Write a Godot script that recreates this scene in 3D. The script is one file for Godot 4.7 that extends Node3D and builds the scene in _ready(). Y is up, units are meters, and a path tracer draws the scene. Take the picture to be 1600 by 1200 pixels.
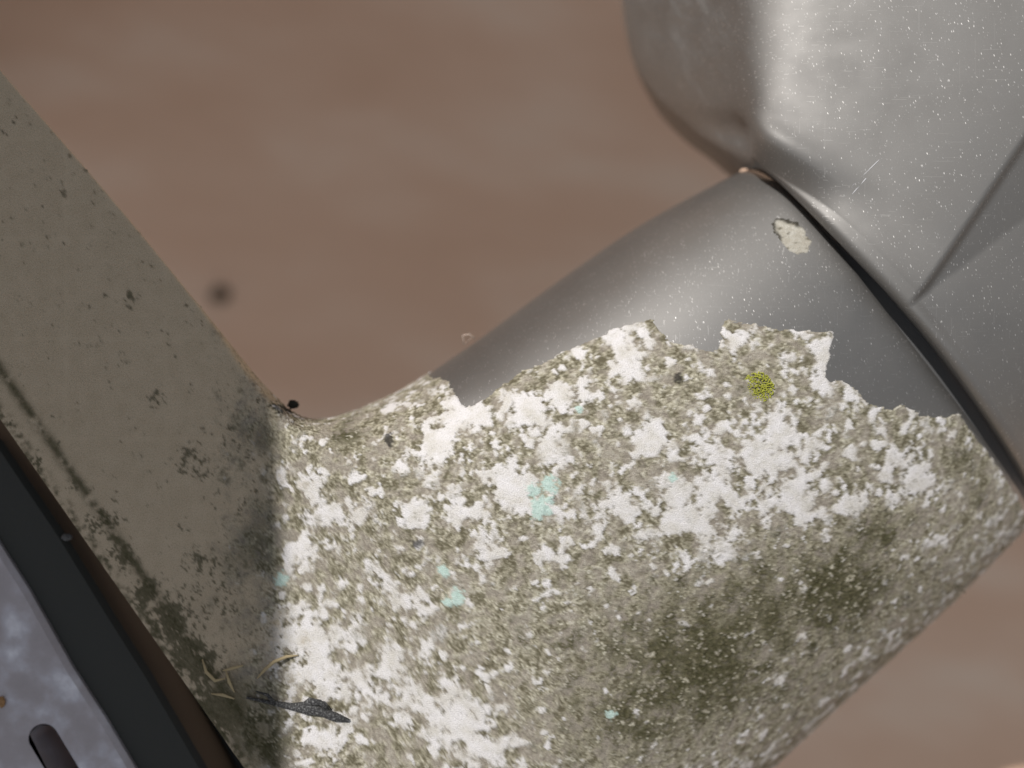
extends Node3D

var noises := {}
var arm_rows := []
var field_white := PackedFloat32Array()
var field_olive := PackedFloat32Array()
var field_paint := PackedFloat32Array()
var field_foot := PackedFloat32Array()
const CELL := 0.7
const FX := 270
const FZ := 215
const OX := -100.0
const OZ := -75.0

func _ready():
	# camera straight above the table, about 15 cm from the mirror arm
	var cam := Camera3D.new()
	cam.name = "camera"
	add_child(cam)
	cam.position = Vector3(0, 0.30, 0)
	cam.rotation_degrees = Vector3(-90, 0, 0)
	cam.fov = 45.0
	cam.near = 0.01
	cam.far = 60.0
	var lens := CameraAttributesPhysical.new()
	lens.frustum_focal_length = 28.97
	lens.frustum_focus_distance = 0.149
	lens.frustum_near = 0.01
	lens.frustum_far = 60.0
	lens.exposure_aperture = 5.6
	cam.attributes = lens
	cam.current = true
	# sky
	var env := Environment.new()
	env.background_mode = Environment.BG_SKY
	var sky := Sky.new()
	var sm := ProceduralSkyMaterial.new()
	sm.sky_top_color = Color(0.52, 0.54, 0.57)
	sm.sky_horizon_color = Color(0.68, 0.62, 0.54)
	sm.sky_curve = 0.2
	sm.ground_horizon_color = Color(0.34, 0.29, 0.25)
	sm.ground_bottom_color = Color(0.25, 0.20, 0.17)
	sm.sun_angle_max = 8.0
	sm.energy_multiplier = 1.22
	sky.sky_material = sm
	env.sky = sky
	env.tonemap_mode = Environment.TONE_MAPPER_LINEAR
	env.tonemap_exposure = 1.0
	env.sdfgi_enabled = true
	env.ssao_enabled = true
	env.ssil_enabled = true
	var we := WorldEnvironment.new()
	we.name = "world_environment"
	we.environment = env
	add_child(we)
	# low sun from the left
	var sun := DirectionalLight3D.new()
	sun.name = "sun"
	sun.light_color = Color(1.0, 0.985, 0.97)
	sun.light_energy = 1.3
	sun.light_angular_distance = 0.4
	sun.shadow_enabled = true
	add_child(sun)
	sun.look_at_from_position(Vector3(-0.40, 0.80, -0.50), Vector3.ZERO, Vector3.UP)

	make_noises()
	build_setting()
	build_mirror()
	build_litter()

# ------------------------------------------------------------------ helpers
func make_noise(key: String, period_mm: float, octaves: int, seed_value: int, kind := FastNoiseLite.TYPE_SIMPLEX_SMOOTH):
	var n := FastNoiseLite.new()
	n.seed = seed_value
	n.noise_type = kind
	n.frequency = 1.0 / period_mm
	n.fractal_type = FastNoiseLite.FRACTAL_FBM if octaves > 1 else FastNoiseLite.FRACTAL_NONE
	n.fractal_octaves = octaves
	n.fractal_gain = 0.55
	noises[key] = n

func make_noises():
	make_noise("large", 14.0, 2, 3)
	make_noise("patch", 5.2, 4, 11)
	make_noise("speck", 1.7, 3, 23)
	make_noise("fine", 0.62, 2, 37)
	make_noise("edge", 2.4, 4, 51)
	make_noise("tone", 3.4, 2, 67)
	make_noise("spot", 3.6, 3, 83)
	make_noise("scrape", 6.0, 4, 71)

func put(called: String, mesh: Mesh, m: Material, parent: Node = null) -> MeshInstance3D:
	var o := MeshInstance3D.new()
	o.name = called
	o.mesh = mesh
	o.material_override = m
	(self if parent == null else parent).add_child(o, true)
	return o

func tag(o: Node, label: String, category: String, group := ""):
	o.set_meta("label", label)
	o.set_meta("category", category)
	if group:
		o.set_meta("group", group)

func structure(o: Node):
	o.set_meta("kind", "structure")

func grid_mesh(pos: PackedVector3Array, nu: int, nv: int, colors = null, keep = null) -> ArrayMesh:
	# rows of nu points, nv rows; smooth normals from the neighbours
	var nor := PackedVector3Array()
	nor.resize(nu * nv)
	for j in nv:
		var j0: int = maxi(j - 1, 0) * nu
		var j1: int = mini(j + 1, nv - 1) * nu
		for i in nu:
			var a: Vector3 = pos[j * nu + mini(i + 1, nu - 1)] - pos[j * nu + maxi(i - 1, 0)]
			var b: Vector3 = pos[j1 + i] - pos[j0 + i]
			nor[j * nu + i] = b.cross(a).normalized()
	var idx := PackedInt32Array()
	idx.resize((nu - 1) * (nv - 1) * 6)
	var top := 0
	for j in nv - 1:
		for i in nu - 1:
			var k := j * nu + i
			if keep != null and keep[k] == 0 and keep[k + 1] == 0 and keep[k + nu] == 0 and keep[k + nu + 1] == 0:
				continue
			idx[top] = k
			idx[top + 1] = k + 1
			idx[top + 2] = k + nu
			idx[top + 3] = k + 1
			idx[top + 4] = k + nu + 1
			idx[top + 5] = k + nu
			top += 6
	idx.resize(top)
	var arr := []
	arr.resize(Mesh.ARRAY_MAX)
	arr[Mesh.ARRAY_VERTEX] = pos
	arr[Mesh.ARRAY_NORMAL] = nor
	if colors != null:
		arr[Mesh.ARRAY_COLOR] = colors
	arr[Mesh.ARRAY_INDEX] = idx
	# turn the sheet over if its faces look inward
	var mid := (nv / 2) * nu + nu / 2
	if nor[mid].y < 0.0:
		for q in nor.size():
			nor[q] = -nor[q]
		for q in range(0, idx.size(), 3):
			var s := idx[q + 1]
			idx[q + 1] = idx[q + 2]
			idx[q + 2] = s
		arr[Mesh.ARRAY_NORMAL] = nor
		arr[Mesh.ARRAY_INDEX] = idx
	var me := ArrayMesh.new()
	me.add_surface_from_arrays(Mesh.PRIMITIVE_TRIANGLES, arr)
	return me

func tube_into(st: SurfaceTool, pts: Array, radii: Array, sides := 8, flat := 1.0):
	var rings := []
	for k in pts.size():
		var dir: Vector3 = (pts[mini(k + 1, pts.size() - 1)] - pts[maxi(k - 1, 0)]).normalized()
		var side: Vector3 = dir.cross(Vector3.UP)
		if side.length() < 0.1:
			side = dir.cross(Vector3.RIGHT)
		side = side.normalized()
		var up: Vector3 = side.cross(dir).normalized()
		var ring := []
		for s in sides:
			var a := TAU * s / sides
			ring.append(pts[k] + (side * cos(a) + up * sin(a) * flat) * radii[k])
		rings.append(ring)
	for k in rings.size() - 1:
		for s in sides:
			var t := (s + 1) % sides
			for p in [rings[k][s], rings[k + 1][s], rings[k][t], rings[k][t], rings[k + 1][s], rings[k + 1][t]]:
				st.add_vertex(p)
	for s in range(1, sides - 1):
		for p in [rings[0][0], rings[0][s], rings[0][s + 1]]:
			st.add_vertex(p)
		var e: Array = rings[rings.size() - 1]
		for p in [e[0], e[s + 1], e[s]]:
			st.add_vertex(p)

func start() -> SurfaceTool:
	var st := SurfaceTool.new()
	st.begin(Mesh.PRIMITIVE_TRIANGLES)
	st.set_smooth_group(0)
	return st

func finish(st: SurfaceTool) -> ArrayMesh:
	st.index()
	st.generate_normals()
	return st.commit()

func lump(center: Vector3, r: Vector3, seed_value: int, rough := 0.35) -> ArrayMesh:
	var sp := SphereMesh.new()
	sp.radius = 1.0
	sp.height = 2.0
	sp.radial_segments = 28
	sp.rings = 16
	var n := FastNoiseLite.new()
	n.seed = seed_value
	n.frequency = 1.1
	var st := SurfaceTool.new()
	var arr := sp.get_mesh_arrays()
	var v: PackedVector3Array = arr[Mesh.ARRAY_VERTEX]
	for k in v.size():
		var q := v[k]
		v[k] = center + q * r * (1.0 + rough * 1.6 * n.get_noise_3dv(q * 1.3) + rough * n.get_noise_3dv(q * 4.0))
	arr[Mesh.ARRAY_VERTEX] = v
	arr[Mesh.ARRAY_TANGENT] = null
	arr[Mesh.ARRAY_TEX_UV] = null
	var me := ArrayMesh.new()
	me.add_surface_from_arrays(Mesh.PRIMITIVE_TRIANGLES, arr)
	st.create_from(me, 0)
	st.generate_normals()
	return st.commit()

func cat(a, b, c, d, t: float):
	return 0.5 * (2.0 * b + (c - a) * t + (2.0 * a - 5.0 * b + 4.0 * c - d) * t * t + (3.0 * b - a - 3.0 * c + d) * t * t * t)

func noise_tex(period: float, octaves: int, seed_value: int, size := 512, normal := false, strength := 4.0, ramp: Gradient = null, kind := FastNoiseLite.TYPE_SIMPLEX_SMOOTH) -> NoiseTexture2D:
	var n := FastNoiseLite.new()
	n.seed = seed_value
	n.noise_type = kind
	n.frequency = 1.0 / period
	n.fractal_octaves = octaves
	var t := NoiseTexture2D.new()
	t.width = size
	t.height = size
	t.seamless = true
	t.noise = n
	t.generate_mipmaps = false
	if normal:
		t.as_normal_map = true
		t.bump_strength = strength
	if ramp:
		t.color_ramp = ramp
	return t

func ramp(offsets: Array, cols: Array) -> Gradient:
	var g := Gradient.new()
	g.offsets = PackedFloat32Array(offsets)
	g.colors = PackedColorArray(cols)
	return g

func matte(c: Color, rough := 0.9) -> StandardMaterial3D:
	var m := StandardMaterial3D.new()
	m.albedo_color = c.linear_to_srgb()
	m.roughness = rough
	return m

# ------------------------------------------------------------------ setting
func build_setting():
	# wooden table top
	var m := StandardMaterial3D.new()
	m.albedo_texture = noise_tex(150.0, 4, 5, 1024, false, 1.0, ramp([0.0, 0.3, 0.5, 0.7, 1.0], [Color(0.89, 0.735, 0.62), Color(0.91, 0.76, 0.648), Color(0.92, 0.775, 0.665), Color(0.935, 0.80, 0.695), Color(0.95, 0.84, 0.745)]))
	m.uv1_triplanar = true
	m.uv1_scale = Vector3(0.9, 1.0, 2.6)
	m.uv1_offset = Vector3(0.2, 0, 0.3)
	m.roughness = 0.6
	var pm := PlaneMesh.new()
	pm.size = Vector2(5, 5)
	var o := put("table_top", pm, m)
	o.rotation_degrees.y = -7.0
	o.position.y = -0.15
	structure(o)
	# unseen wall, added on the left to block the sun from foot and table
	var w := StandardMaterial3D.new()
	w.albedo_texture = noise_tex(40.0, 4, 9, 512, false, 1.0, ramp([0.0, 1.0], [Color(0.40, 0.32, 0.26), Color(0.56, 0.46, 0.39)]))
	w.uv1_triplanar = true
	w.uv1_scale = Vector3(3, 3, 3)
	w.roughness = 0.9
	var bm := BoxMesh.new()
	bm.size = Vector3(0.10, 0.762, 0.75)
	var wall := put("wall", bm, w)
	wall.position = Vector3(-0.32, 0.230, -0.495)
	structure(wall)


# ------------------------------------------------------------------ the arm's surface
func arm_row(v: float) -> Array:
	var f := v * (arm_rows.size() - 1)
	var i := mini(int(f), arm_rows.size() - 2)
	var t := f - i
	var last := arm_rows.size() - 1
	var a: Array = arm_rows[maxi(i - 1, 0)]
	var b: Array = arm_rows[i]
	var c: Array = arm_rows[i + 1]
	var d: Array = arm_rows[mini(i + 2, last)]
	return [cat(a[0], b[0], c[0], d[0], t), cat(a[1], b[1], c[1], d[1], t), cat(a[2], b[2], c[2], d[2], t), cat(a[3], b[3], c[3], d[3], t)]

func arm_point(r: Array, t: float) -> Vector3:
	var s := (1.0 - cos(t)) / 2.0
	var k := 4.0 * s * (1.0 - s)
	var a: Vector3 = r[0]
	var m: Vector3 = r[1]
	var b: Vector3 = r[2]
	var mid := (a + b) / 2.0
	var p := a.lerp(b, s)
	var sn := sin(t)
	var rise: float = m.y - mid.y if sn > 0.0 else maxf(m.y - mid.y, 0.016)
	if sn < 0.0:
		# the flanks of the foot draw in below its rim
		var inward := Vector3(m.x - p.x, 0, m.z - p.z)
		var far := inward.length()
		p += inward.normalized() * minf(rise * pow(-sn, r[3]) * 1.9 * clampf((0.92 - r[3]) / 0.4, 0.0, 1.0), far * 0.45)
	return Vector3(p.x + (m.x - mid.x) * k, p.y + rise * signf(sn) * pow(absf(sn), r[3]), p.z + (m.z - mid.z) * k)

func arm_setup():
	arm_rows = [
		[Vector3(0.04387, 0.121, -0.04078), Vector3(0.06677, 0.144, -0.00743), Vector3(0.10392, 0.108, 0.02916), 0.95],
		[Vector3(0.02512, 0.119, -0.03086), Vector3(0.04848, 0.148, 0.0042), Vector3(0.08682, 0.108, 0.04573), 0.95],
		[Vector3(0.00775, 0.119, -0.01899), Vector3(0.02983, 0.151, 0.01625), Vector3(0.06826, 0.108, 0.0623), 0.95],
		[Vector3(-0.00989, 0.121, -0.00593), Vector3(0.01319, 0.153, 0.02639), Vector3(0.04639, 0.108, 0.08218), 0.9],
		[Vector3(-0.02234, 0.126, 0.00204), Vector3(-0.00101, 0.153, 0.03349), Vector3(0.02639, 0.118, 0.09361), 0.8],
		[Vector3(-0.03407, 0.1355, 0.00625), Vector3(-0.01234, 0.151, 0.03703), Vector3(0.01247, 0.128, 0.10212), 0.7],
		[Vector3(-0.04061, 0.141, 0.00198), Vector3(-0.02196, 0.1485, 0.03661), Vector3(0.00566, 0.136, 0.10643), 0.6],
		[Vector3(-0.05126, 0.1453, -0.01196), Vector3(-0.03177, 0.1466, 0.03601), Vector3(0.00108, 0.144, 0.1077), 0.5],
		[Vector3(-0.06621, 0.1453, -0.03012), Vector3(-0.0404, 0.146, 0.03508), Vector3(-0.00322, 0.1447, 0.1115), 0.5],
		[Vector3(-0.08544, 0.1453, -0.05233), Vector3(-0.049, 0.1457, 0.03462), Vector3(-0.00858, 0.1447, 0.11365), 0.5],
		[Vector3(-0.09825, 0.1453, -0.06728), Vector3(-0.05646, 0.1457, 0.03355), Vector3(-0.01501, 0.1447, 0.10936), 0.5],
		[Vector3(-0.10573, 0.1453, -0.05126), Vector3(-0.06232, 0.1457, 0.03249), Vector3(-0.02037, 0.1447, 0.10078), 0.5],
		[Vector3(-0.1052, 0.1453, -0.02296), Vector3(-0.06753, 0.1457, 0.0311), Vector3(-0.02573, 0.1447, 0.09113), 0.5],
	]

func splat(field: PackedFloat32Array, blobs: Array):
	for b in blobs:
		var r: float = b[1]
		var c: Vector2 = b[0]
		for iz in range(maxi(0, int((c.y - 2.6 * r - OZ) / CELL)), mini(FZ, int((c.y + 2.6 * r - OZ) / CELL) + 2)):
			for ix in range(maxi(0, int((c.x - 2.6 * r - OX) / CELL)), mini(FX, int((c.x + 2.6 * r - OX) / CELL) + 2)):
				var d := Vector2(OX + ix * CELL, OZ + iz * CELL).distance_squared_to(c) / (r * r)
				field[iz * FX + ix] += b[2] * exp(-d)

func look(field: PackedFloat32Array, x: float, z: float) -> float:
	var fx := clampf((x - OX) / CELL, 0.0, FX - 1.01)
	var fz := clampf((z - OZ) / CELL, 0.0, FZ - 1.01)
	var ix := int(fx)
	var iz := int(fz)
	fx -= ix
	fz -= iz
	var k := iz * FX + ix
	return lerpf(lerpf(field[k], field[k + 1], fx), lerpf(field[k + FX], field[k + FX + 1], fx), fz)

func arm_fields():
	for f in [field_white, field_olive, field_paint, field_foot]:
		f.resize(FX * FZ)
	field_white.resize(FX * FZ)
	field_olive.resize(FX * FZ)
	field_paint.resize(FX * FZ)
	field_foot.resize(FX * FZ)
	# bare white primer and pale lichen, in millimetres over the arm: place, radius, strength
	splat(field_white, [
		[Vector2(18.89, -5.77), 5.0, 0.5], [Vector2(21.50, 9.21), 2.6, 0.9], [Vector2(31.94, 16.49), 7.0, 0.45], [Vector2(41.65, 12.50), 5.5, 0.45], [Vector2(49.67, 17.96), 6.0, 0.4], [Vector2(34.31, 25.99), 5.0, 0.45],
		[Vector2(67.58, 15.26), 6.0, 0.5], [Vector2(51.71, -3.17), 4.5, 0.5], [Vector2(44.90, 6.27), 5.0, 0.3], [Vector2(17.28, 19.31), 4.0, 0.45], [Vector2(-10.44, 6.26), 5.5, 0.45], [Vector2(-14.43, 12.37), 3.0, 0.5],
		[Vector2(0.00, 16.19), 3.0, 0.9], [Vector2(-15.30, 19.90), 2.6, 0.7], [Vector2(-8.12, 20.30), 2.6, 0.7], [Vector2(-4.05, 26.82), 2.6, 0.7], [Vector2(8.10, 27.33), 2.5, 0.6], [Vector2(-17.08, 35.19), 2.0, 0.7], [Vector2(-20.75, 31.64), 2.0, 0.6],
		[Vector2(-34.91, 27.51), 4.0, 0.5], [Vector2(-35.08, 43.58), 6.0, 0.55], [Vector2(-25.45, 50.90), 5.0, 0.5], [Vector2(-10.46, 52.28), 6.0, 0.6], [Vector2(-6.29, 58.75), 6.0, 0.45], [Vector2(-19.97, 45.19), 2.0, 0.7], [Vector2(-31.27, 16.68), 4.0, 0.3],
		[Vector2(29.27, 37.63), 4.0, 0.35], [Vector2(75.04, 29.56), 5.0, 0.2], [Vector2(-34.09, 58.59), 5.0, 0.4], [Vector2(4.12, 4.12), 5.0, 0.3], [Vector2(26.69, 20.53), 3.0, 0.5], [Vector2(62.13, 4.28), 4.0, 0.3], [Vector2(9.19, 37.77), 1.6, 0.6],
		[Vector2(5.11, 40.85), 14.0, -0.25], [Vector2(16.74, 51.28), 12.0, -0.4], [Vector2(31.22, -3.12), 5.0, -0.12], [Vector2(25.81, 2.07), 4.0, -0.2], [Vector2(-18.90, 8.40), 4.0, -0.3]])
	# small round colonies
	var rng := RandomNumberGenerator.new()
	rng.seed = 31
	var colonies := []
	for k in 170:
		colonies.append([Vector2(rng.randf_range(-42, 60), rng.randf_range(-12, 60)), rng.randf_range(0.6, 1.0 + 1.3 * rng.randf()), rng.randf_range(0.35, 0.75)])
	splat(field_white, colonies)
	# moss and dark algae
	splat(field_olive, [
		[Vector2(40.47, 37.27), 12.0, 0.52], [Vector2(53.58, 36.63), 10.0, 0.42], [Vector2(30.90, 46.88), 11.0, 0.55], [Vector2(19.03, 56.04), 11.0, 0.35], [Vector2(20.75, 40.46), 9.0, 0.25], [Vector2(61.30, 36.78), 7.0, 0.45], [Vector2(74.77, 34.51), 6.0, 0.3], [Vector2(48.47, 54.11), 7.0, 0.3], [Vector2(54.33, 32.60), 5.0, 0.5], [Vector2(62.20, 25.10), 3.5, 0.85], [Vector2(69.81, 23.82), 3.0, 0.5], [Vector2(36.05, 53.53), 7.0, 0.35],
		[Vector2(78.02, 13.37), 3.5, 0.5], [Vector2(83.29, 19.40), 2.5, 0.6], [Vector2(-27.52, 8.47), 3.5, 0.5], [Vector2(-16.44, 14.38), 2.5, 0.35], [Vector2(39.54, 1.04), 3.0, 0.25],
		[Vector2(-53.19, 13.30), 3.6, 0.62], [Vector2(-45.58, 8.48), 4.0, 0.45], [Vector2(-40.01, 9.48), 3.0, 0.45], [Vector2(-50.05, 29.82), 5.0, 0.55], [Vector2(-42.50, 27.63), 4.0, 0.62], [Vector2(-54.33, 38.35), 4.0, 0.4], [Vector2(-42.46, 21.23), 4.0, 0.4], [Vector2(-46.87, 38.35), 5.0, 0.35],
		[Vector2(-59.37, 2.77), 1.6, 0.85], [Vector2(-63.81, -14.57), 1.7, 0.6], [Vector2(-61.01, -17.01), 1.0, 0.6], [Vector2(-68.16, 22.90), 3.0, 1.0], [Vector2(-64.97, 28.76), 2.6, 1.0], [Vector2(-61.25, 34.62), 3.0, 1.1], [Vector2(-57.53, 39.95), 3.2, 1.2], [Vector2(-53.28, 45.82), 3.8, 1.2], [Vector2(-47.96, 52.22), 5.0, 1.2], [Vector2(-43.70, 58.63), 5.0, 1.0],
		[Vector2(-40.51, 59.70), 4.0, 0.45], [Vector2(-72.62, 17.04), 1.4, 0.7], [Vector2(-75.05, -31.93), 1.2, 0.4], [Vector2(-71.85, -19.16), 0.9, 0.5], [Vector2(-75.58, -7.45), 1.0, 0.3], [Vector2(-63.86, -3.62), 1.0, 0.5], [Vector2(-78.79, 12.78), 1.6, 0.8], [Vector2(-83.04, 6.39), 1.6, 0.8], [Vector2(-52.25, 56.51), 4.0, 0.7]])
	# edge of the paint that is still there, a closed outline; negative inside
	var outline := [Vector2(-14.53, -1.13), Vector2(-10.99, -0.88), Vector2(-7.64, 4.19), Vector2(-5.75, 3.35), Vector2(-2.63, 1.05), Vector2(0.85, -1.91), Vector2(5.29, -3.60), Vector2(9.55, -5.84), Vector2(13.26, -7.22), Vector2(16.79, -9.14), Vector2(21.22, -10.08), Vector2(23.13, -10.82), Vector2(24.63, -8.42), Vector2(25.80, -6.92), Vector2(29.06, -6.27), Vector2(31.33, -5.43), Vector2(33.65, -5.64), Vector2(34.73, -10.52), Vector2(37.90, -10.21), Vector2(42.07, -9.26), Vector2(46.37, -8.85), Vector2(53.22, -8.48), Vector2(52.41, -4.23), Vector2(51.43, 0.00), Vector2(54.14, -0.85), Vector2(56.67, 0.64), Vector2(58.75, 2.77), Vector2(63.05, 4.29), Vector2(65.75, 3.45), Vector2(69.55, 5.43), Vector2(75.40, 5.72), Vector2(85, 0), Vector2(60, -90), Vector2(-40, -40)]
	var poly := PackedVector2Array(outline)
	for iz in FZ:
		for ix in FX:
			var p := Vector2(OX + ix * CELL, OZ + iz * CELL)
			var k := iz * FX + ix
			var best := 9.0
			if p.x > -24.0:
				for q in outline.size():
					var a: Vector2 = outline[q]
					var b: Vector2 = outline[(q + 1) % outline.size()]
					best = minf(best, Geometry2D.get_closest_point_to_segment(p, a, b).distance_to(p))
				if Geometry2D.is_point_in_polygon(p, poly):
					best = -best
			field_paint[k] = best
	# cleaner beige plastic towards the foot
	var fa := Vector2(-38.90, 10.51)
	var fb := Vector2(-39.44, 58.63)
	var across := (fb - fa).orthogonal().normalized()
	for iz in FZ:
		for ix in FX:
			var p := Vector2(OX + ix * CELL, OZ + iz * CELL)
			field_foot[iz * FX + ix] = (p - fa).dot(across)
	if field_foot[(FZ / 2) * FX + 5] < 0.0:
		for k in FX * FZ:
			field_foot[k] = -field_foot[k]

func build_crust(parent: Node, mat: Material):
	var nu := 640
	var nv := 760
	var pos := PackedVector3Array()
	var col := PackedColorArray()
	var keep := PackedByteArray()
	pos.resize(nu * nv)
	col.resize(nu * nv)
	keep.resize(nu * nv)
	var n_large: FastNoiseLite = noises.large
	var n_patch: FastNoiseLite = noises.patch
	var n_speck: FastNoiseLite = noises.speck
	var n_fine: FastNoiseLite = noises.fine
	var n_edge: FastNoiseLite = noises.edge
	var n_tone: FastNoiseLite = noises.tone
	var n_spot: FastNoiseLite = noises.spot
	# the shut line of the foot, in plan millimetres
	var e0 := Vector2(-84.74, 5.54)
	var e1 := Vector2(-68.17, 30.25)
	var e2 := Vector2(-50.11, 55.66)
	var en := (e2 - e0).orthogonal().normalized()
	if en.x < 0.0:
		en = -en
	var chip := Vector2(47.36, -25.14)
	var teal := [[Vector2(4.54, 19.19), 1.7], [Vector2(5.87, 15.98), 1.5], [Vector2(3.54, 16.68), 1.2], [Vector2(4.04, 20.19), 1.0], [Vector2(-8.77, 33.87), 1.3], [Vector2(-10.23, 34.79), 0.8], [Vector2(-11.01, 29.77), 0.9], [Vector2(-38.23, 32.39), 1.2], [Vector2(25.61, 14.96), 0.7], [Vector2(16.28, 54.09), 0.9], [Vector2(10.79, 4.11), 0.6]]
	var black := [[Vector2(-20.10, 9.00), 1.0], [Vector2(-15.11, 25.53), 0.9], [Vector2(-37.88, 3.32), 1.6], [Vector2(26.98, -1.04), 0.8]]
	var base_row := []
	for j in nv:
		var v := float(j) / (nv - 1)
		var r := arm_row(v)
		var tmax: float = lerpf(PI + 0.30, PI * 0.72, smoothstep(0.30, 0.65, v))
		for i in nu:
			var t: float = lerpf(-0.30, tmax, float(i) / (nu - 1))
			var p := arm_point(r, t)
			pos[j * nu + i] = p
	# normals of the smooth form
	var out := pos.duplicate()
	for j in nv:
		var v := float(j) / (nv - 1)
		var ja: int = maxi(j - 1, 0) * nu
		var jb: int = mini(j + 1, nv - 1) * nu
		for i in nu:
			var k := j * nu + i
			var p := pos[k]
			var nn := (pos[jb + i] - pos[ja + i]).cross(pos[j * nu + mini(i + 1, nu - 1)] - pos[j * nu + maxi(i - 1, 0)]).normalized()
			if nn.y < 0.0 and i > 60 and i < nu - 60:
				nn = -nn
			elif i <= 60 or i >= nu - 60:
				var mid: Vector3 = pos[j * nu + nu / 2]
				if nn.dot(p - Vector3(mid.x, mid.y - 0.02, mid.z)) < 0.0:
					nn = -nn
			var q := p * 1000.0
			var d_paint := look(field_paint, q.x, q.z) + 0.55 * n_edge.get_noise_3dv(q) + 0.2 * n_fine.get_noise_3dv(q)
			var rel := 0.0
			var c := Color(0.3, 0.3, 0.3)
			var in_chip := Vector2(q.x - chip.x, q.z - chip.y)
			in_chip = in_chip.rotated(-0.9)
			var d_chip := sqrt(in_chip.x * in_chip.x / 12.0 + in_chip.y * in_chip.y / 5.0) - 1.0 + 0.3 * n_edge.get_noise_3dv(q)
			if d_paint < -0.8 and d_chip > 0.4:
				rel = -0.6
			else:
				keep[k] = 1
				var large := n_large.get_noise_3dv(q)
				var pat := n_patch.get_noise_3dv(q)
				var speck := n_speck.get_noise_3dv(q)
				var fine := n_fine.get_noise_3dv(q)
				var tone := n_tone.get_noise_3dv(q)
				var foot := look(field_foot, q.x, q.z) + 5.0 * large + 8.0 * pat + 4.0 * speck + 2.0 * fine
				var footness := smoothstep(-2.0, 10.0, foot)
				var bias := look(field_white, q.x, q.z)
				var olive := look(field_olive, q.x, q.z)
				# granular crust of dead algae: cream grains between brown-grey ones
				var g := 0.52 + 0.6 * speck + 0.85 * fine + 0.45 * tone + 0.25 * pat
				var crust := Color(0.13, 0.117, 0.075).lerp(Color(0.50, 0.465, 0.36), clampf(g, 0.0, 1.0))
				crust = crust.lerp(Color(0.66, 0.63, 0.52), smoothstep(0.58, 1.15, g + 0.45 * pat - 0.3 * olive))
				crust = crust.lerp(Color(0.27, 0.235, 0.21), clampf(0.2 + 1.1 * tone, 0.0, 0.6))
				# pale primer and white lichen
				var w := pat * 0.7 + large * 0.2 + speck * 0.36 + fine * 0.18 + bias * 0.92 - 0.26 - 0.5 * clampf(olive, 0.0, 0.8)
				w = maxf(smoothstep(-0.06, 0.20, w), smoothstep(0.26, 0.40, n_spot.get_noise_3dv(q) + 0.16 * speck + 0.08 * fine + 0.35 * bias - 0.35 * maxf(olive, 0.0))) * (1.0 - footness)
				var white := Color(0.72, 0.70, 0.70).lerp(Color(0.60, 0.575, 0.53), clampf(0.4 + 0.9 * tone + 0.4 * fine, 0.0, 1.0))
				c = crust.lerp(white, w)
				w *= 1.0 - 0.6 * smoothstep(0.16, 0.5, fine * 0.7 - speck * 0.7)
				# beige plastic of the foot with specks
				var beige := Color(0.575, 0.48, 0.36).lerp(Color(0.525, 0.435, 0.32), clampf(0.5 + 0.7 * tone + 0.3 * fine, 0.0, 1.0))
				var grime := smoothstep(0.42, 0.66, 0.34 * pat + 0.7 * speck + 0.45 * fine + olive * 0.80 - 0.03)
				c = c.lerp(beige, footness * (1.0 - grime * 0.25))
				# dark moss
				var m := smoothstep(0.20, 0.85, olive * 1.05 + 0.65 * speck + 0.5 * fine + 0.75 * pat + 0.3 * tone - 0.1 * w - 0.35 * bias)
				m *= 1.0 - 0.75 * smoothstep(0.22, 0.50, speck + 0.4 * fine)
				m = maxf(m * (1.0 - footness), footness * grime * 0.85)
				var moss := Color(0.060, 0.057, 0.028).lerp(Color(0.155, 0.140, 0.088), clampf(0.35 + 0.9 * fine + 0.5 * speck, 0.0, 1.0))
				c = c.lerp(moss, m)
				rel = 0.06 + 0.12 * w * (1.0 - footness) + (1.0 - footness) * (1.0 - w) * (0.08 * speck + 0.11 * fine) + m * (0.10 + 0.12 * fine + 0.06 * speck) + 0.03 * pat
				for e in teal:
					var dd: float = Vector2(q.x, q.z).distance_to(e[0]) / e[1] + 0.8 * speck + 0.5 * fine
					if dd < 1.1:
						var a := 1.0 - smoothstep(0.75, 1.1, dd)
						c = c.lerp(Color(0.40, 0.54, 0.48).lerp(Color(0.57, 0.68, 0.64), 0.5 + 0.5 * fine), a)
						rel += 0.14 * a
				for e in black:
					var dd: float = Vector2(q.x, q.z).distance_to(e[0]) / e[1] + 0.7 * speck + 0.4 * fine
					if dd < 1.1:
						var a := 1.0 - smoothstep(0.6, 1.1, dd)
						c = c.lerp(Color(0.035, 0.033, 0.03), a * 0.85)
						rel += 0.22 * a
				# moulded groove beside the shut line of the foot
				var d_e := (Vector2(q.x, q.z) - e0).dot(en)
				if d_e < 9.0 and v > 0.5:
					var gd := d_e - 4.2 - 0.35 * pat
					var gl := exp(-gd * gd / 0.30)
					rel -= 0.45 * gl
					var dirt := exp(-gd * gd / 0.8) * clampf(0.95 + 1.2 * pat + 0.9 * speck, 0.0, 1.0)
					c = c.lerp(moss, dirt * 0.9)
					rel -= 0.35 * (1.0 - smoothstep(3.0, 4.6, d_e))
					var rim := (1.0 - smoothstep(0.4, 1.8, d_e + 0.7 * pat)) * clampf(0.4 + 1.6 * speck, 0.0, 1.0)
					c = c.lerp(moss, rim * 0.8)
				rel = maxf(rel, 0.02)
				# the film of paint lies over the crust where it still holds
				var sink := smoothstep(-0.35, 0.12, d_paint)
				rel = lerpf(-0.5, rel, sink)
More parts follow.
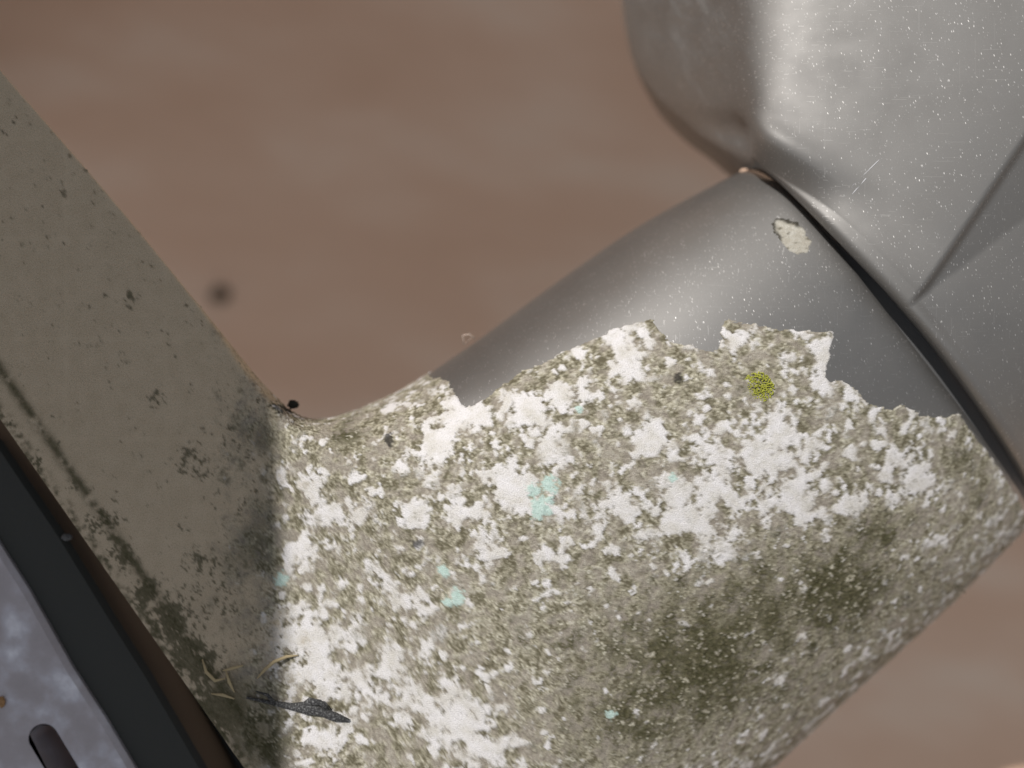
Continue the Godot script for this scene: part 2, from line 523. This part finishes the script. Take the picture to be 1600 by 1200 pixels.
				if d_chip < 0.4:
					var a := 1.0 - smoothstep(0.0, 0.16, d_chip)
					rel = maxf(rel, lerpf(-0.5, 0.07 + 0.05 * fine, a))
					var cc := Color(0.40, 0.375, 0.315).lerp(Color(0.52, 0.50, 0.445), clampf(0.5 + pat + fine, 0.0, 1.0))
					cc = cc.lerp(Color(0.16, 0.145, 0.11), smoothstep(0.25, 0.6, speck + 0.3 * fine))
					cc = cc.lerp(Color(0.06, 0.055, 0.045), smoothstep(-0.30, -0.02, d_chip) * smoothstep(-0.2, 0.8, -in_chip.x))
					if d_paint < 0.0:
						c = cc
			# the moulding turns in at the pivot end
			var turn := 1.0 - smoothstep(0.0, 0.012, v)
			rel -= 0.8 * turn * turn
			out[k] = p + nn * (rel * 0.001)
			col[k] = Color(c.r, c.g, c.b, 1.0)
	var o := put("lichen_crust", grid_mesh(out, nu, nv, col, keep), mat, parent)
	return o

func arm_shell(v0: float, v1: float, nv: int, nu: int, inset: float, t0: float, t1: float) -> ArrayMesh:
	var pos := PackedVector3Array()
	var extra := 3
	for j in nv + extra:
		# the last rows at the pivot end turn inward
		var jj := j - extra
		var v: float = v0 + (v1 - v0) * maxf(jj, 0) / (nv - 1)
		var r := arm_row(v)
		var c: Vector3 = (r[0] + r[2]) / 2.0
		for i in nu:
			var t: float = lerpf(t0, t1, float(i) / (nu - 1))
			var p := arm_point(r, t)
			var away := (p - c).normalized()
			var down := inset
			if jj < 3:
				down += [0.0030, 0.0016, 0.0007, 0.00035, 0.00016, 0.00005][maxi(j, 0)] if j < 6 else 0.0
			pos.append(p - away * down - Vector3(0, inset, 0))
	return grid_mesh(pos, nu, nv + extra)

# ------------------------------------------------------------------ materials
func paint_material() -> StandardMaterial3D:
	var rng := RandomNumberGenerator.new()
	rng.seed = 77
	var size := 1024
	var a := Image.create(size, size, false, Image.FORMAT_RGB8)
	var b := Image.create(size, size, false, Image.FORMAT_RGB8)
	a.fill(Color(0.525, 0.515, 0.505))
	b.fill(Color(0.5, 0.5, 1.0))
	for k in 16000:
		var x := rng.randi() % size
		var y := rng.randi() % size
		var s: float = pow(rng.randf(), 12.0)
		var n := 1 + int(8.0 * s)
		var wd := 1 + int(2.5 * s)
		var v := 0.50 + 0.11 * rng.randf() + 0.26 * s
		var slope := 0.35 + rng.randf_range(-0.15, 0.15)
		var tilt := Color(0.5 + rng.randf_range(-0.16, 0.16), 0.5 + rng.randf_range(-0.16, 0.16), 0.93)
		for q in n:
			for e in wd:
				var px := (x + int(q * slope) + e) % size
				var py := (y + q) % size
				a.set_pixel(px, py, Color(v, v * 0.99, v * 0.975))
				b.set_pixel(px, py, tilt)
	var m := StandardMaterial3D.new()
	m.albedo_texture = ImageTexture.create_from_image(a)
	m.normal_enabled = true
	m.normal_texture = ImageTexture.create_from_image(b)
	m.normal_scale = 0.8
	m.uv1_triplanar = true
	m.uv1_scale = Vector3.ONE * 26.0
	m.metallic = 0.85
	m.roughness = 0.61
	m.clearcoat_enabled = true
	m.roughness_texture = noise_tex(160.0, 4, 33, 512, false, 1.0, ramp([0.0, 1.0], [Color(0.8, 0.8, 0.8), Color(1, 1, 1)]))
	m.clearcoat = 0.25
	m.clearcoat_roughness = 0.4
	return m

func crust_material() -> StandardMaterial3D:
	var m := StandardMaterial3D.new()
	m.vertex_color_use_as_albedo = true
	m.roughness = 0.95
	m.metallic_specular = 0.25
	m.albedo_texture = noise_tex(7.0, 3, 41, 512, false, 1.0, ramp([0.0, 0.35, 0.65, 1.0], [Color(0.72, 0.71, 0.69), Color(0.93, 0.93, 0.925), Color(1, 1, 1), Color(1, 1, 1)]))
	m.normal_enabled = true
	m.normal_texture = noise_tex(9.0, 3, 43, 512, true, 5.0)
	m.normal_scale = 0.7
	m.uv1_triplanar = true
	m.uv1_scale = Vector3.ONE * 60.0
	return m

# ------------------------------------------------------------------ the mirror
func housing_sections() -> Array:
	return [
		[Vector3(0.04971, 0.1, -0.0428), Vector3(0.04338, 0.124, -0.04058), Vector3(0.04376, 0.1305, -0.03932), Vector3(0.04593, 0.1345, -0.03725), Vector3(0.05405, 0.1415, -0.02593), Vector3(0.06939, 0.1422, -0.00893), Vector3(0.08481, 0.1362, 0.00814), Vector3(0.0988, 0.122, 0.0215), Vector3(0.10908, 0.1, 0.02899)],
		[Vector3(0.04686, 0.098, -0.04574), Vector3(0.04253, 0.124, -0.04168), Vector3(0.04291, 0.1338, -0.03935), Vector3(0.04443, 0.1395, -0.03679), Vector3(0.05229, 0.1473, -0.02519), Vector3(0.06713, 0.1483, -0.00901), Vector3(0.08246, 0.1418, 0.00721), Vector3(0.09698, 0.127, 0.01971), Vector3(0.11046, 0.1, 0.02761)],
		[Vector3(0.04366, 0.096, -0.04929), Vector3(0.04053, 0.121, -0.04449), Vector3(0.04205, 0.1345, -0.04113), Vector3(0.04325, 0.141, -0.03754), Vector3(0.05421, 0.149, -0.02679), Vector3(0.06917, 0.15, -0.01077), Vector3(0.08438, 0.1437, 0.00496), Vector3(0.09845, 0.129, 0.01712), Vector3(0.11391, 0.1, 0.02485)],
		[Vector3(0.03877, 0.092, -0.05457), Vector3(0.03595, 0.114, -0.05072), Vector3(0.04164, 0.1315, -0.0456), Vector3(0.04194, 0.1462, -0.04056), Vector3(0.05741, 0.1499, -0.02984), Vector3(0.07278, 0.1511, -0.01357), Vector3(0.08796, 0.145, 0.0015), Vector3(0.1009, 0.132, 0.01392), Vector3(0.11577, 0.105, 0.02019)],
		[Vector3(0.03293, 0.088, -0.06293), Vector3(0.03022, 0.108, -0.05965), Vector3(0.0385, 0.131, -0.05133), Vector3(0.04229, 0.1457, -0.0458), Vector3(0.05931, 0.1506, -0.03424), Vector3(0.07786, 0.1516, -0.01844), Vector3(0.09462, 0.146, -0.00319), Vector3(0.11755, 0.128, 0.01425), Vector3(0.13869, 0.095, 0.02123)],
		[Vector3(0.0282, 0.085, -0.0757), Vector3(0.02598, 0.104, -0.07171), Vector3(0.03675, 0.131, -0.06067), Vector3(0.04336, 0.1453, -0.05553), Vector3(0.06574, 0.1512, -0.04314), Vector3(0.08685, 0.152, -0.02759), Vector3(0.10631, 0.146, -0.01063), Vector3(0.13886, 0.122, 0.01229), Vector3(0.16237, 0.09, 0.0203)],
		[Vector3(0.02697, 0.083, -0.09588), Vector3(0.02406, 0.102, -0.08885), Vector3(0.03627, 0.1305, -0.07606), Vector3(0.04548, 0.145, -0.06741), Vector3(0.07474, 0.1517, -0.05529), Vector3(0.09775, 0.1525, -0.03971), Vector3(0.11907, 0.146, -0.02233), Vector3(0.15657, 0.12, 0.00249), Vector3(0.18122, 0.09, 0.0087)],
		[Vector3(0.02846, 0.083, -0.11835), Vector3(0.02529, 0.102, -0.11072), Vector3(0.03744, 0.1305, -0.09478), Vector3(0.04976, 0.145, -0.08239), Vector3(0.08583, 0.152, -0.06948), Vector3(0.1096, 0.153, -0.05379), Vector3(0.13183, 0.146, -0.03615), Vector3(0.16098, 0.122, -0.02458), Vector3(0.18847, 0.09, -0.0232)],
		[Vector3(0.06741, 0.083, -0.23819), Vector3(0.06083, 0.102, -0.22007), Vector3(0.06807, 0.13, -0.1866), Vector3(0.07811, 0.145, -0.16586), Vector3(0.11829, 0.151, -0.14709), Vector3(0.14709, 0.151, -0.13166), Vector3(0.17447, 0.144, -0.11523), Vector3(0.21001, 0.12, -0.11308), Vector3(0.24356, 0.09, -0.12613)],
	]

func build_mirror():
	arm_setup()
	arm_fields()
	var root := Node3D.new()
	root.name = "wing_mirror"
	add_child(root)
	tag(root, "weathered grey car wing mirror with lichen crusted arm and beige foot", "car mirror")
	var paint := paint_material()
	var crust := crust_material()
	var black := matte(Color(0.10, 0.10, 0.10), 0.6)
	# painted arm, closed all round
	put("painted_arm", arm_shell(0.0, 0.40, 90, 260, 0.0, -PI * 0.5, PI * 1.5), paint, root)
	# foot, closed underneath
	var foot := matte(Color(0.45, 0.40, 0.32), 0.8)
	put("mounting_foot", arm_shell(0.36, 1.0, 90, 220, 0.0012, -PI * 0.5, PI * 1.5), foot, root)
	var cr: Node = build_crust(root, crust)
	cr.set_meta("label", "grey white lichen and olive moss crust over peeled paint")
	build_pivot(root, black)
	# the head's paint is chalkier than the arm's
	var chalky: StandardMaterial3D = paint.duplicate()
	chalky.roughness = 0.74
	chalky.clearcoat = 0.12
	build_housing(root, chalky)
	build_gasket(root)
	build_bracket(root)
	build_tufts(root)

func build_pivot(root: Node, m: Material):
	# dark sleeve in the gap between arm and head
	var r := arm_row(0.0)
	var c: Vector3 = (r[0] + r[2]) / 2.0
	var ax := Vector3(0.80, 0.02, -0.60).normalized()
	var pos := PackedVector3Array()
	var nu := 120
	for j in 6:
		for i in nu:
			var t := lerpf(-PI * 0.5, PI * 1.5, float(i) / (nu - 1))
			var p := arm_point(r, t)
			pos.append(c + (p - c) * lerpf(0.97, 0.992, smoothstep(0.3, 0.95, cos(t))) + Vector3(0, -0.0012, 0) + ax * lerpf(-0.006, 0.009, j / 5.0))
	put("pivot_sleeve", grid_mesh(pos, nu, 6), m, root)

func build_housing(root: Node, m: Material):
	var secs := housing_sections()
	var ns := secs.size()
	var np: int = secs[0].size()
	var nu := 420
	var nv := 420
	var knots := [0.0, 0.12, 0.45, 1.1, 2.2, 3.6, 5.2, 7.0, 14.0]
	var pos := PackedVector3Array()
	# recessed field on the right of the head, outline in plan metres
	var c0 := Vector3(0.06378, 0.1505, -0.01177)
	var c1 := Vector3(0.08212, 0.1535, -0.03995)
	var l0 := Vector3(0.06564, 0.1505, -0.01135)
	var l1 := Vector3(0.08726, 0.14, 0.00994)
	for j in nv:
		var f: float = pow(float(j) / (nv - 1), 2.4) * knots[ns - 1]
		var si := 0
		while si < ns - 2 and f > knots[si + 1]:
			si += 1
		var wide: float = knots[si + 1] - knots[si]
		var st: float = (f - knots[si]) / wide
		var line := []
		for k in np:
			var p0: Vector3 = secs[si][k]
			var p1: Vector3 = secs[si + 1][k]
			var m0: Vector3 = (p1 - secs[maxi(si - 1, 0)][k]) / (knots[si + 1] - knots[maxi(si - 1, 0)]) * wide
			var m1: Vector3 = (secs[mini(si + 2, ns - 1)][k] - p0) / (knots[mini(si + 2, ns - 1)] - knots[si]) * wide
			line.append(p0.cubic_interpolate(p1, p1 - 2.0 * m0, p0 + 2.0 * m1, st))
		for i in nu:
			var g := float(i) / (nu - 1) * (np - 1)
			var gi := mini(int(g), np - 2)
			var gt := g - gi
			var p: Vector3 = cat(line[maxi(gi - 1, 0)], line[gi], line[gi + 1], line[mini(gi + 2, np - 1)], gt)
			var q := Vector2(p.x, p.z)
			var n1 := Vector2(c1.x - c0.x, c1.z - c0.z).orthogonal().normalized()
			if n1.x < 0.0:
				n1 = -n1
			var n2 := Vector2(l1.x - l0.x, l1.z - l0.z).orthogonal().normalized()
			if n2.x < 0.0:
				n2 = -n2
			var d1 := (q - Vector2(c0.x, c0.z)).dot(n1)
			var d2 := (q - Vector2(l0.x, l0.z)).dot(n2)
			var dd := minf(d1, d2 * 0.35)
			p.y -= 0.0012 * smoothstep(-0.0004, 0.0016, dd) + 0.26 * clampf(dd, 0.0, 0.012)
			var wall := smoothstep(2.9, 2.2, g) * smoothstep(0.6, 1.2, g)
			var sc: FastNoiseLite = noises.scrape
			p.y += 0.0011 * wall * sc.get_noise_3d(p.x * 1300.0 - p.z * 500.0, p.y * 400.0, p.z * 420.0 + p.x * 160.0)
			pos.append(p)
	put("mirror_housing", grid_mesh(pos, nu, nv), m, root)
	# pair of shallow scratches on the top of the head, burred along their edges
	var burr := matte(Color(0.34, 0.34, 0.35), 0.5)
	burr.metallic = 0.5
	for ends in [[Vector3(0.05369, 0.151, -0.03065), Vector3(0.06049, 0.152, -0.0374)], [Vector3(0.05493, 0.151, -0.03045), Vector3(0.05783, 0.152, -0.03392)]]:
		var pts := []
		for k in 9:
			var q: Vector3 = ends[0].lerp(ends[1], k / 8.0)
			var near := 1e9
			var y := 0.0
			for w in pos:
				var d := Vector2(w.x - q.x, w.z - q.z).length_squared()
				if d < near:
					near = d
					y = w.y
			pts.append(Vector3(q.x, y - 0.00012, q.z))
		var line_st := start()
		tube_into(line_st, pts, [0.00004, 0.00011, 0.00014, 0.00014, 0.00014, 0.00014, 0.00014, 0.00011, 0.00004], 8)
		put("scratch_burr", finish(line_st), burr, root)

func slab(top: Array, low: float, bevel: float, slot := []) -> ArrayMesh:
	# an outline (points at their own height), a bevelled rim and sides down to the height low
	var n := top.size()
	var c := Vector3.ZERO
	for p in top:
		c += p / n
	var st := start()
	st.set_smooth_group(-1)
	var poly := PackedVector2Array()
	var inner := []
	for k in n:
		var a: Vector3 = top[(k + n - 1) % n]
		var b: Vector3 = top[(k + 1) % n]
		var p: Vector3 = top[k]
		var d := Vector2(b.x - a.x, b.z - a.z).orthogonal().normalized()
		if d.dot(Vector2(c.x - p.x, c.z - p.z)) < 0.0:
			d = -d
		inner.append(p + Vector3(d.x, 0, d.y) * bevel)
		poly.append(Vector2(inner[k].x, inner[k].z))
	var flat := inner.duplicate()
	if slot.size() > 0:
		# open the outline towards the slot through the nearest pair of points
		var best := 1e9
		var from := 0
		var to := 0
		for k in n:
			for l in slot.size():
				var d: float = inner[k].distance_to(slot[l])
				if d < best:
					best = d
					from = k
					to = l
		var way := -1 if Geometry2D.is_polygon_clockwise(poly) == Geometry2D.is_polygon_clockwise(PackedVector2Array(slot.map(func(p): return Vector2(p.x, p.z)))) else 1
		flat = []
		for k in n + 1:
			flat.append(inner[(from + k) % n])
		for l in slot.size() + 1:
			flat.append(slot[posmod(to + way * l, slot.size())])
		poly = PackedVector2Array(flat.map(func(p): return Vector2(p.x, p.z)))
		for l in slot.size():
			var a: Vector3 = slot[l]
			var b: Vector3 = slot[(l + 1) % slot.size()]
			for p in [a, b, Vector3(b.x, low, b.z), a, Vector3(b.x, low, b.z), Vector3(a.x, low, a.z)]:
				st.add_vertex(p)
	var tri := Geometry2D.triangulate_polygon(poly)
	for q in range(0, tri.size(), 3):
		var a: Vector3 = flat[tri[q]]
		var b: Vector3 = flat[tri[q + 1]]
		var d: Vector3 = flat[tri[q + 2]]
		if (b - a).cross(d - a).y > 0.0:
			var s := b
			b = d
			d = s
		for p in [a, b, d]:
			st.add_vertex(p)
	for k in n:
		var l := (k + 1) % n
		var i0: Vector3 = inner[k]
		var i1: Vector3 = inner[l]
		var o0: Vector3 = top[k] - Vector3(0, bevel, 0)
		var o1: Vector3 = top[l] - Vector3(0, bevel, 0)
		var b0 := Vector3(o0.x, low, o0.z)
		var b1 := Vector3(o1.x, low, o1.z)
		for quad in [[i0, i1, o1, o0], [o0, o1, b1, b0]]:
			var a: Vector3 = quad[0]
			var flip: bool = (quad[1] - a).cross(quad[2] - a).dot(a - c + Vector3(0, 0.002, 0)) > 0.0
			for p in ([quad[0], quad[2], quad[1], quad[0], quad[3], quad[2]] if flip else [quad[0], quad[1], quad[2], quad[0], quad[2], quad[3]]):
				st.add_vertex(p)
	st.generate_normals()
	return st.commit()

func build_gasket(root: Node):
	var m := StandardMaterial3D.new()
	m.albedo_color = Color(0.03, 0.031, 0.027).linear_to_srgb()
	m.roughness = 0.62
	m.normal_enabled = true
	m.normal_texture = noise_tex(12.0, 4, 91, 512, true, 2.0)
	m.normal_scale = 0.25
	m.uv1_triplanar = true
	m.uv1_scale = Vector3.ONE * 30.0
	put("rubber_gasket", slab([Vector3(-0.11337, 0.139, -0.01445), Vector3(-0.08892, 0.139, 0.01), Vector3(-0.07836, 0.139, 0.02556), Vector3(-0.06947, 0.139, 0.04001), Vector3(-0.06246, 0.139, 0.05113), Vector3(-0.05335, 0.139, 0.06669), Vector3(-0.04112, 0.139, 0.08892), Vector3(-0.05224, 0.139, 0.09114), Vector3(-0.0678, 0.139, 0.0678), Vector3(-0.07891, 0.139, 0.0489), Vector3(-0.09114, 0.139, 0.03001), Vector3(-0.11782, 0.139, -0.00445)], 0.100, 0.0009), m, root)
	var dark := matte(Color(0.03, 0.03, 0.03), 0.8)
	put("gap_shade_backing", slab([Vector3(-0.12112, 0.128, -0.02375), Vector3(-0.08787, 0.128, 0.01187), Vector3(-0.07124, 0.128, 0.03562), Vector3(-0.0475, 0.128, 0.07006), Vector3(-0.0285, 0.128, 0.09974), Vector3(-0.04987, 0.128, 0.09974), Vector3(-0.07718, 0.128, 0.05462), Vector3(-0.12587, 0.128, -0.01425)], 0.096, 0.0005), dark, root)  # near-black backing added under the gap, its shade put into the colour

func build_bracket(root: Node):
	var m := StandardMaterial3D.new()
	m.albedo_texture = noise_tex(130.0, 6, 15, 512, false, 1.0, ramp([0.0, 0.42, 0.55, 0.72, 1.0], [Color(0.66, 0.635, 0.645), Color(0.69, 0.665, 0.68), Color(0.715, 0.695, 0.715), Color(0.76, 0.75, 0.78), Color(0.9, 0.9, 0.93)]))
	m.normal_enabled = true
	m.normal_texture = noise_tex(10.0, 4, 17, 512, true, 5.0)
	m.normal_scale = 0.2
	m.uv1_triplanar = true
	m.uv1_scale = Vector3.ONE * 28.0
	m.metallic = 0.45
	m.roughness = 0.5
	# cast plate with a round-ended bolt slot through it
	var rim := [Vector3(-0.12333, 0.1405, -0.01982), Vector3(-0.0947, 0.1405, 0.01817), Vector3(-0.08809, 0.1405, 0.02841), Vector3(-0.08346, 0.1405, 0.03568), Vector3(-0.07598, 0.1405, 0.049), Vector3(-0.07047, 0.1405, 0.05748), Vector3(-0.06519, 0.1405, 0.06629), Vector3(-0.05506, 0.1405, 0.08479), Vector3(-0.12112, 0.1405, 0.09029)]
	var slot := []
	var mid := Vector3(-0.07818, 0.1405, 0.06497)
	for k in 28:
		var a := TAU * k / 28.0
		var q := Vector2(cos(a) * 0.0026, sin(a) * 0.0026 + (0.0046 if sin(a) > 0.0 else -0.0046)).rotated(-0.55)
		slot.append(mid + Vector3(q.x, 0, q.y))
	put("mounting_bracket", slab(rim, 0.112, 0.0008, slot), m, root)

func build_tufts(root: Node):
	var rng := RandomNumberGenerator.new()
	rng.seed = 5
	# bright cushion of moss on the arm
	var moss := matte(Color(0.36, 0.37, 0.05), 0.9)
	moss.backlight_enabled = true
	moss.backlight = Color(0.10, 0.11, 0.02)
	var st := start()
	var c := Vector3(0.04, 0.14913, 0.00062)
	for k in 420:
		var a := rng.randf() * TAU
		var d := sqrt(rng.randf()) * 0.0027
		var p := c + Vector3(cos(a) * d, 0, sin(a) * d * 0.95)
		var h := rng.randf_range(0.0003, 0.0009) * (1.2 - d / 0.0025)
		var lean := Vector3(rng.randf_range(-1, 1), 1.6, rng.randf_range(-1, 1)).normalized() * h
		tube_into(st, [p - Vector3(0, 0.0004, 0), p + lean * 0.6, p + lean], [0.00010, 0.00012, 0.00002], 5)
	var o := put("moss_tuft", finish(st), moss, root)
	o.set_meta("label", "bright yellow green moss tuft on the arm")
	o.set_meta("kind", "stuff")

# ------------------------------------------------------------------ litter
func build_litter():
	var rng := RandomNumberGenerator.new()
	rng.seed = 9
	# dark twig end lying over the root of the arm
	var bark := StandardMaterial3D.new()
	bark.albedo_texture = noise_tex(14.0, 4, 21, 256, false, 1.0, ramp([0.0, 0.55, 0.75, 1.0], [Color(0.10, 0.10, 0.10), Color(0.22, 0.22, 0.22), Color(0.42, 0.42, 0.42), Color(0.6, 0.6, 0.58)]))
	bark.uv1_triplanar = true
	bark.uv1_scale = Vector3.ONE * 120.0
	bark.roughness = 0.9
	var root := Node3D.new()
	root.name = "twig"
	add_child(root)
	tag(root, "short dark broken twig lying across the shadow edge on the mirror arm", "twig")
	var st := start()
	tube_into(st, [Vector3(-0.04409, 0.14611, 0.05206), Vector3(-0.03976, 0.14643, 0.0528), Vector3(-0.03648, 0.14681, 0.0533), Vector3(-0.03401, 0.147, 0.05345), Vector3(-0.03171, 0.1469, 0.05412), Vector3(-0.02941, 0.14675, 0.05501), Vector3(-0.02701, 0.14657, 0.05572)], [0.0002, 0.0004, 0.0006, 0.0011, 0.0007, 0.0008, 0.0003], 9, 0.7)
	put("stem", finish(st), bark, root)
	for k in 9:
		st = start()
		var p0 := Vector3(-0.03973, 0.14653, 0.05276).lerp(Vector3(-0.02871, 0.14709, 0.05489), rng.randf())
		var step := Vector3(rng.randf_range(0.0008, 0.0022), 0.0001, rng.randf_range(-0.0009, 0.0008)) * (1.0 if rng.randf() > 0.35 else -1.0)
		var bend := Vector3(0, rng.randf_range(-0.0002, 0.0004), rng.randf_range(-0.0006, 0.0006))
		tube_into(st, [p0, p0 + step * 0.5 + bend, p0 + step + bend * 0.3], [0.00016, 0.00013, 0.00004], 6)
		put("fibre", finish(st), bark, root)
	st = start()
	tube_into(st, [Vector3(-0.03484, 0.14707, 0.05321), Vector3(-0.0333, 0.14736, 0.05227), Vector3(-0.03164, 0.14722, 0.05252), Vector3(-0.03043, 0.14697, 0.05367)], [0.0004, 0.0007, 0.0005, 0.0003], 7, 0.7)
	put("bud_scale", finish(st), bark, root)
	st = start()
	tube_into(st, [Vector3(-0.03918, 0.14663, 0.05294), Vector3(-0.04034, 0.14703, 0.05132), Vector3(-0.0423, 0.14681, 0.05076)], [0.0004, 0.0003, 0.0001], 7, 0.7)
	put("bud_scale", finish(st), bark, root)
	# dry grass
	var straw := matte(Color(0.42, 0.34, 0.20), 0.8)
	var spots := [
		[[Vector3(-0.04225, 0.14624, 0.04883), Vector3(-0.0407, 0.14728, 0.04702), Vector3(-0.03923, 0.14726, 0.04576), Vector3(-0.03726, 0.14667, 0.04509), Vector3(-0.03544, 0.14629, 0.04499)], "curved dry grass blade crossing the shadow edge above the twig"],
		[[Vector3(-0.04996, 0.14602, 0.05145), Vector3(-0.04789, 0.14653, 0.05149), Vector3(-0.04607, 0.14622, 0.05223)], "short pale straw piece in the dark moss left of the twig"],
		[[Vector3(-0.05144, 0.14605, 0.0457), Vector3(-0.05061, 0.14664, 0.04764), Vector3(-0.04906, 0.14684, 0.04906), Vector3(-0.04756, 0.14624, 0.04883)], "bent brown grass blade at the corner of the foot"],
		[[Vector3(-0.04762, 0.14604, 0.0474), Vector3(-0.04683, 0.14653, 0.04937), Vector3(-0.0461, 0.14612, 0.0512)], "thin upright straw between the bent blade and the twig"],
		[[Vector3(-0.04789, 0.14654, 0.04746), Vector3(-0.04619, 0.14653, 0.04704), Vector3(-0.04461, 0.14613, 0.04674)], "thin pale straw lying level above the upright straw"]]
	for s in spots:
		st = start()
		var radii := []
		for k in s[0].size():
			radii.append(0.00028 if k > 0 and k < s[0].size() - 1 else 0.00010)
		tube_into(st, s[0], radii, 6, 0.6)
		tag(put("dry_grass_blade", finish(st), straw), s[1], "grass blade", "dry grass caught on the foot")
	# fibre on the upper edge of the arm
	st = start()
	tube_into(st, [Vector3(-0.00733, 0.134, -0.00825), Vector3(-0.00853, 0.1352, -0.00705), Vector3(-0.00872, 0.136, -0.0086), Vector3(-0.00758, 0.1362, -0.00882), Vector3(-0.00681, 0.1355, -0.00829), Vector3(-0.00663, 0.1345, -0.00788)], [0.00006, 0.00008, 0.00009, 0.00009, 0.00008, 0.00006], 6)
	tag(put("fibre", finish(st), matte(Color(0.62, 0.50, 0.42), 0.7)), "tiny pale looped fibre on the upper edge of the grey arm", "fibre")
	# crumbs
	var dirt := matte(Color(0.03, 0.028, 0.022), 0.95)
	tag(put("dirt_crumb", lump(Vector3(-0.14119, -0.1485, -0.04304), Vector3(0.0046, 0.0026, 0.0038), 3), matte(Color(0.19, 0.14, 0.10), 0.95)), "blurred dark crumb beyond the upper edge of the beige foot", "crumb", "dirt crumbs")
	tag(put("dirt_crumb", lump(Vector3(-0.03783, 0.13976, 0.00354), Vector3(0.0009, 0.0007, 0.0007), 8), dirt), "black crumb on the inner corner between foot and arm", "crumb", "dirt crumbs")
	st = start()
	for k in 9:
		var p := Vector3(0.08203, 0.13, 0.03767) + Vector3(rng.randf_range(-0.0011, 0.0011), rng.randf_range(-0.0004, 0.0004), rng.randf_range(-0.0007, 0.0007))
		var e := Vector3(rng.randf_range(-0.0006, 0.0006), 0.0001, rng.randf_range(-0.0006, 0.0006))
		tube_into(st, [Vector3(0.08098, 0.13, 0.03685) + e * 0.4, p, p + e], [0.00008, 0.00011, 0.00005], 5)
	tag(put("moss_wisp", finish(st), matte(Color(0.07, 0.06, 0.04), 0.95)), "dark moss wisp sticking out from the lower right edge of the arm", "moss")
	var grey := matte(Color(0.13, 0.13, 0.13), 0.8)
	tag(put("grit_grain", lump(Vector3(-0.07715, 0.1392, 0.02653), Vector3(0.0009, 0.0005, 0.0006), 12), grey), "grey grit grain on the edge of the black gasket", "grit")
	tag(put("rust_flake", lump(Vector3(-0.08776, 0.1407, 0.05466), Vector3(0.0006, 0.0003, 0.0009), 14), matte(Color(0.35, 0.20, 0.09), 0.9)), "orange brown rust flake on the grey bracket at the left", "flake")
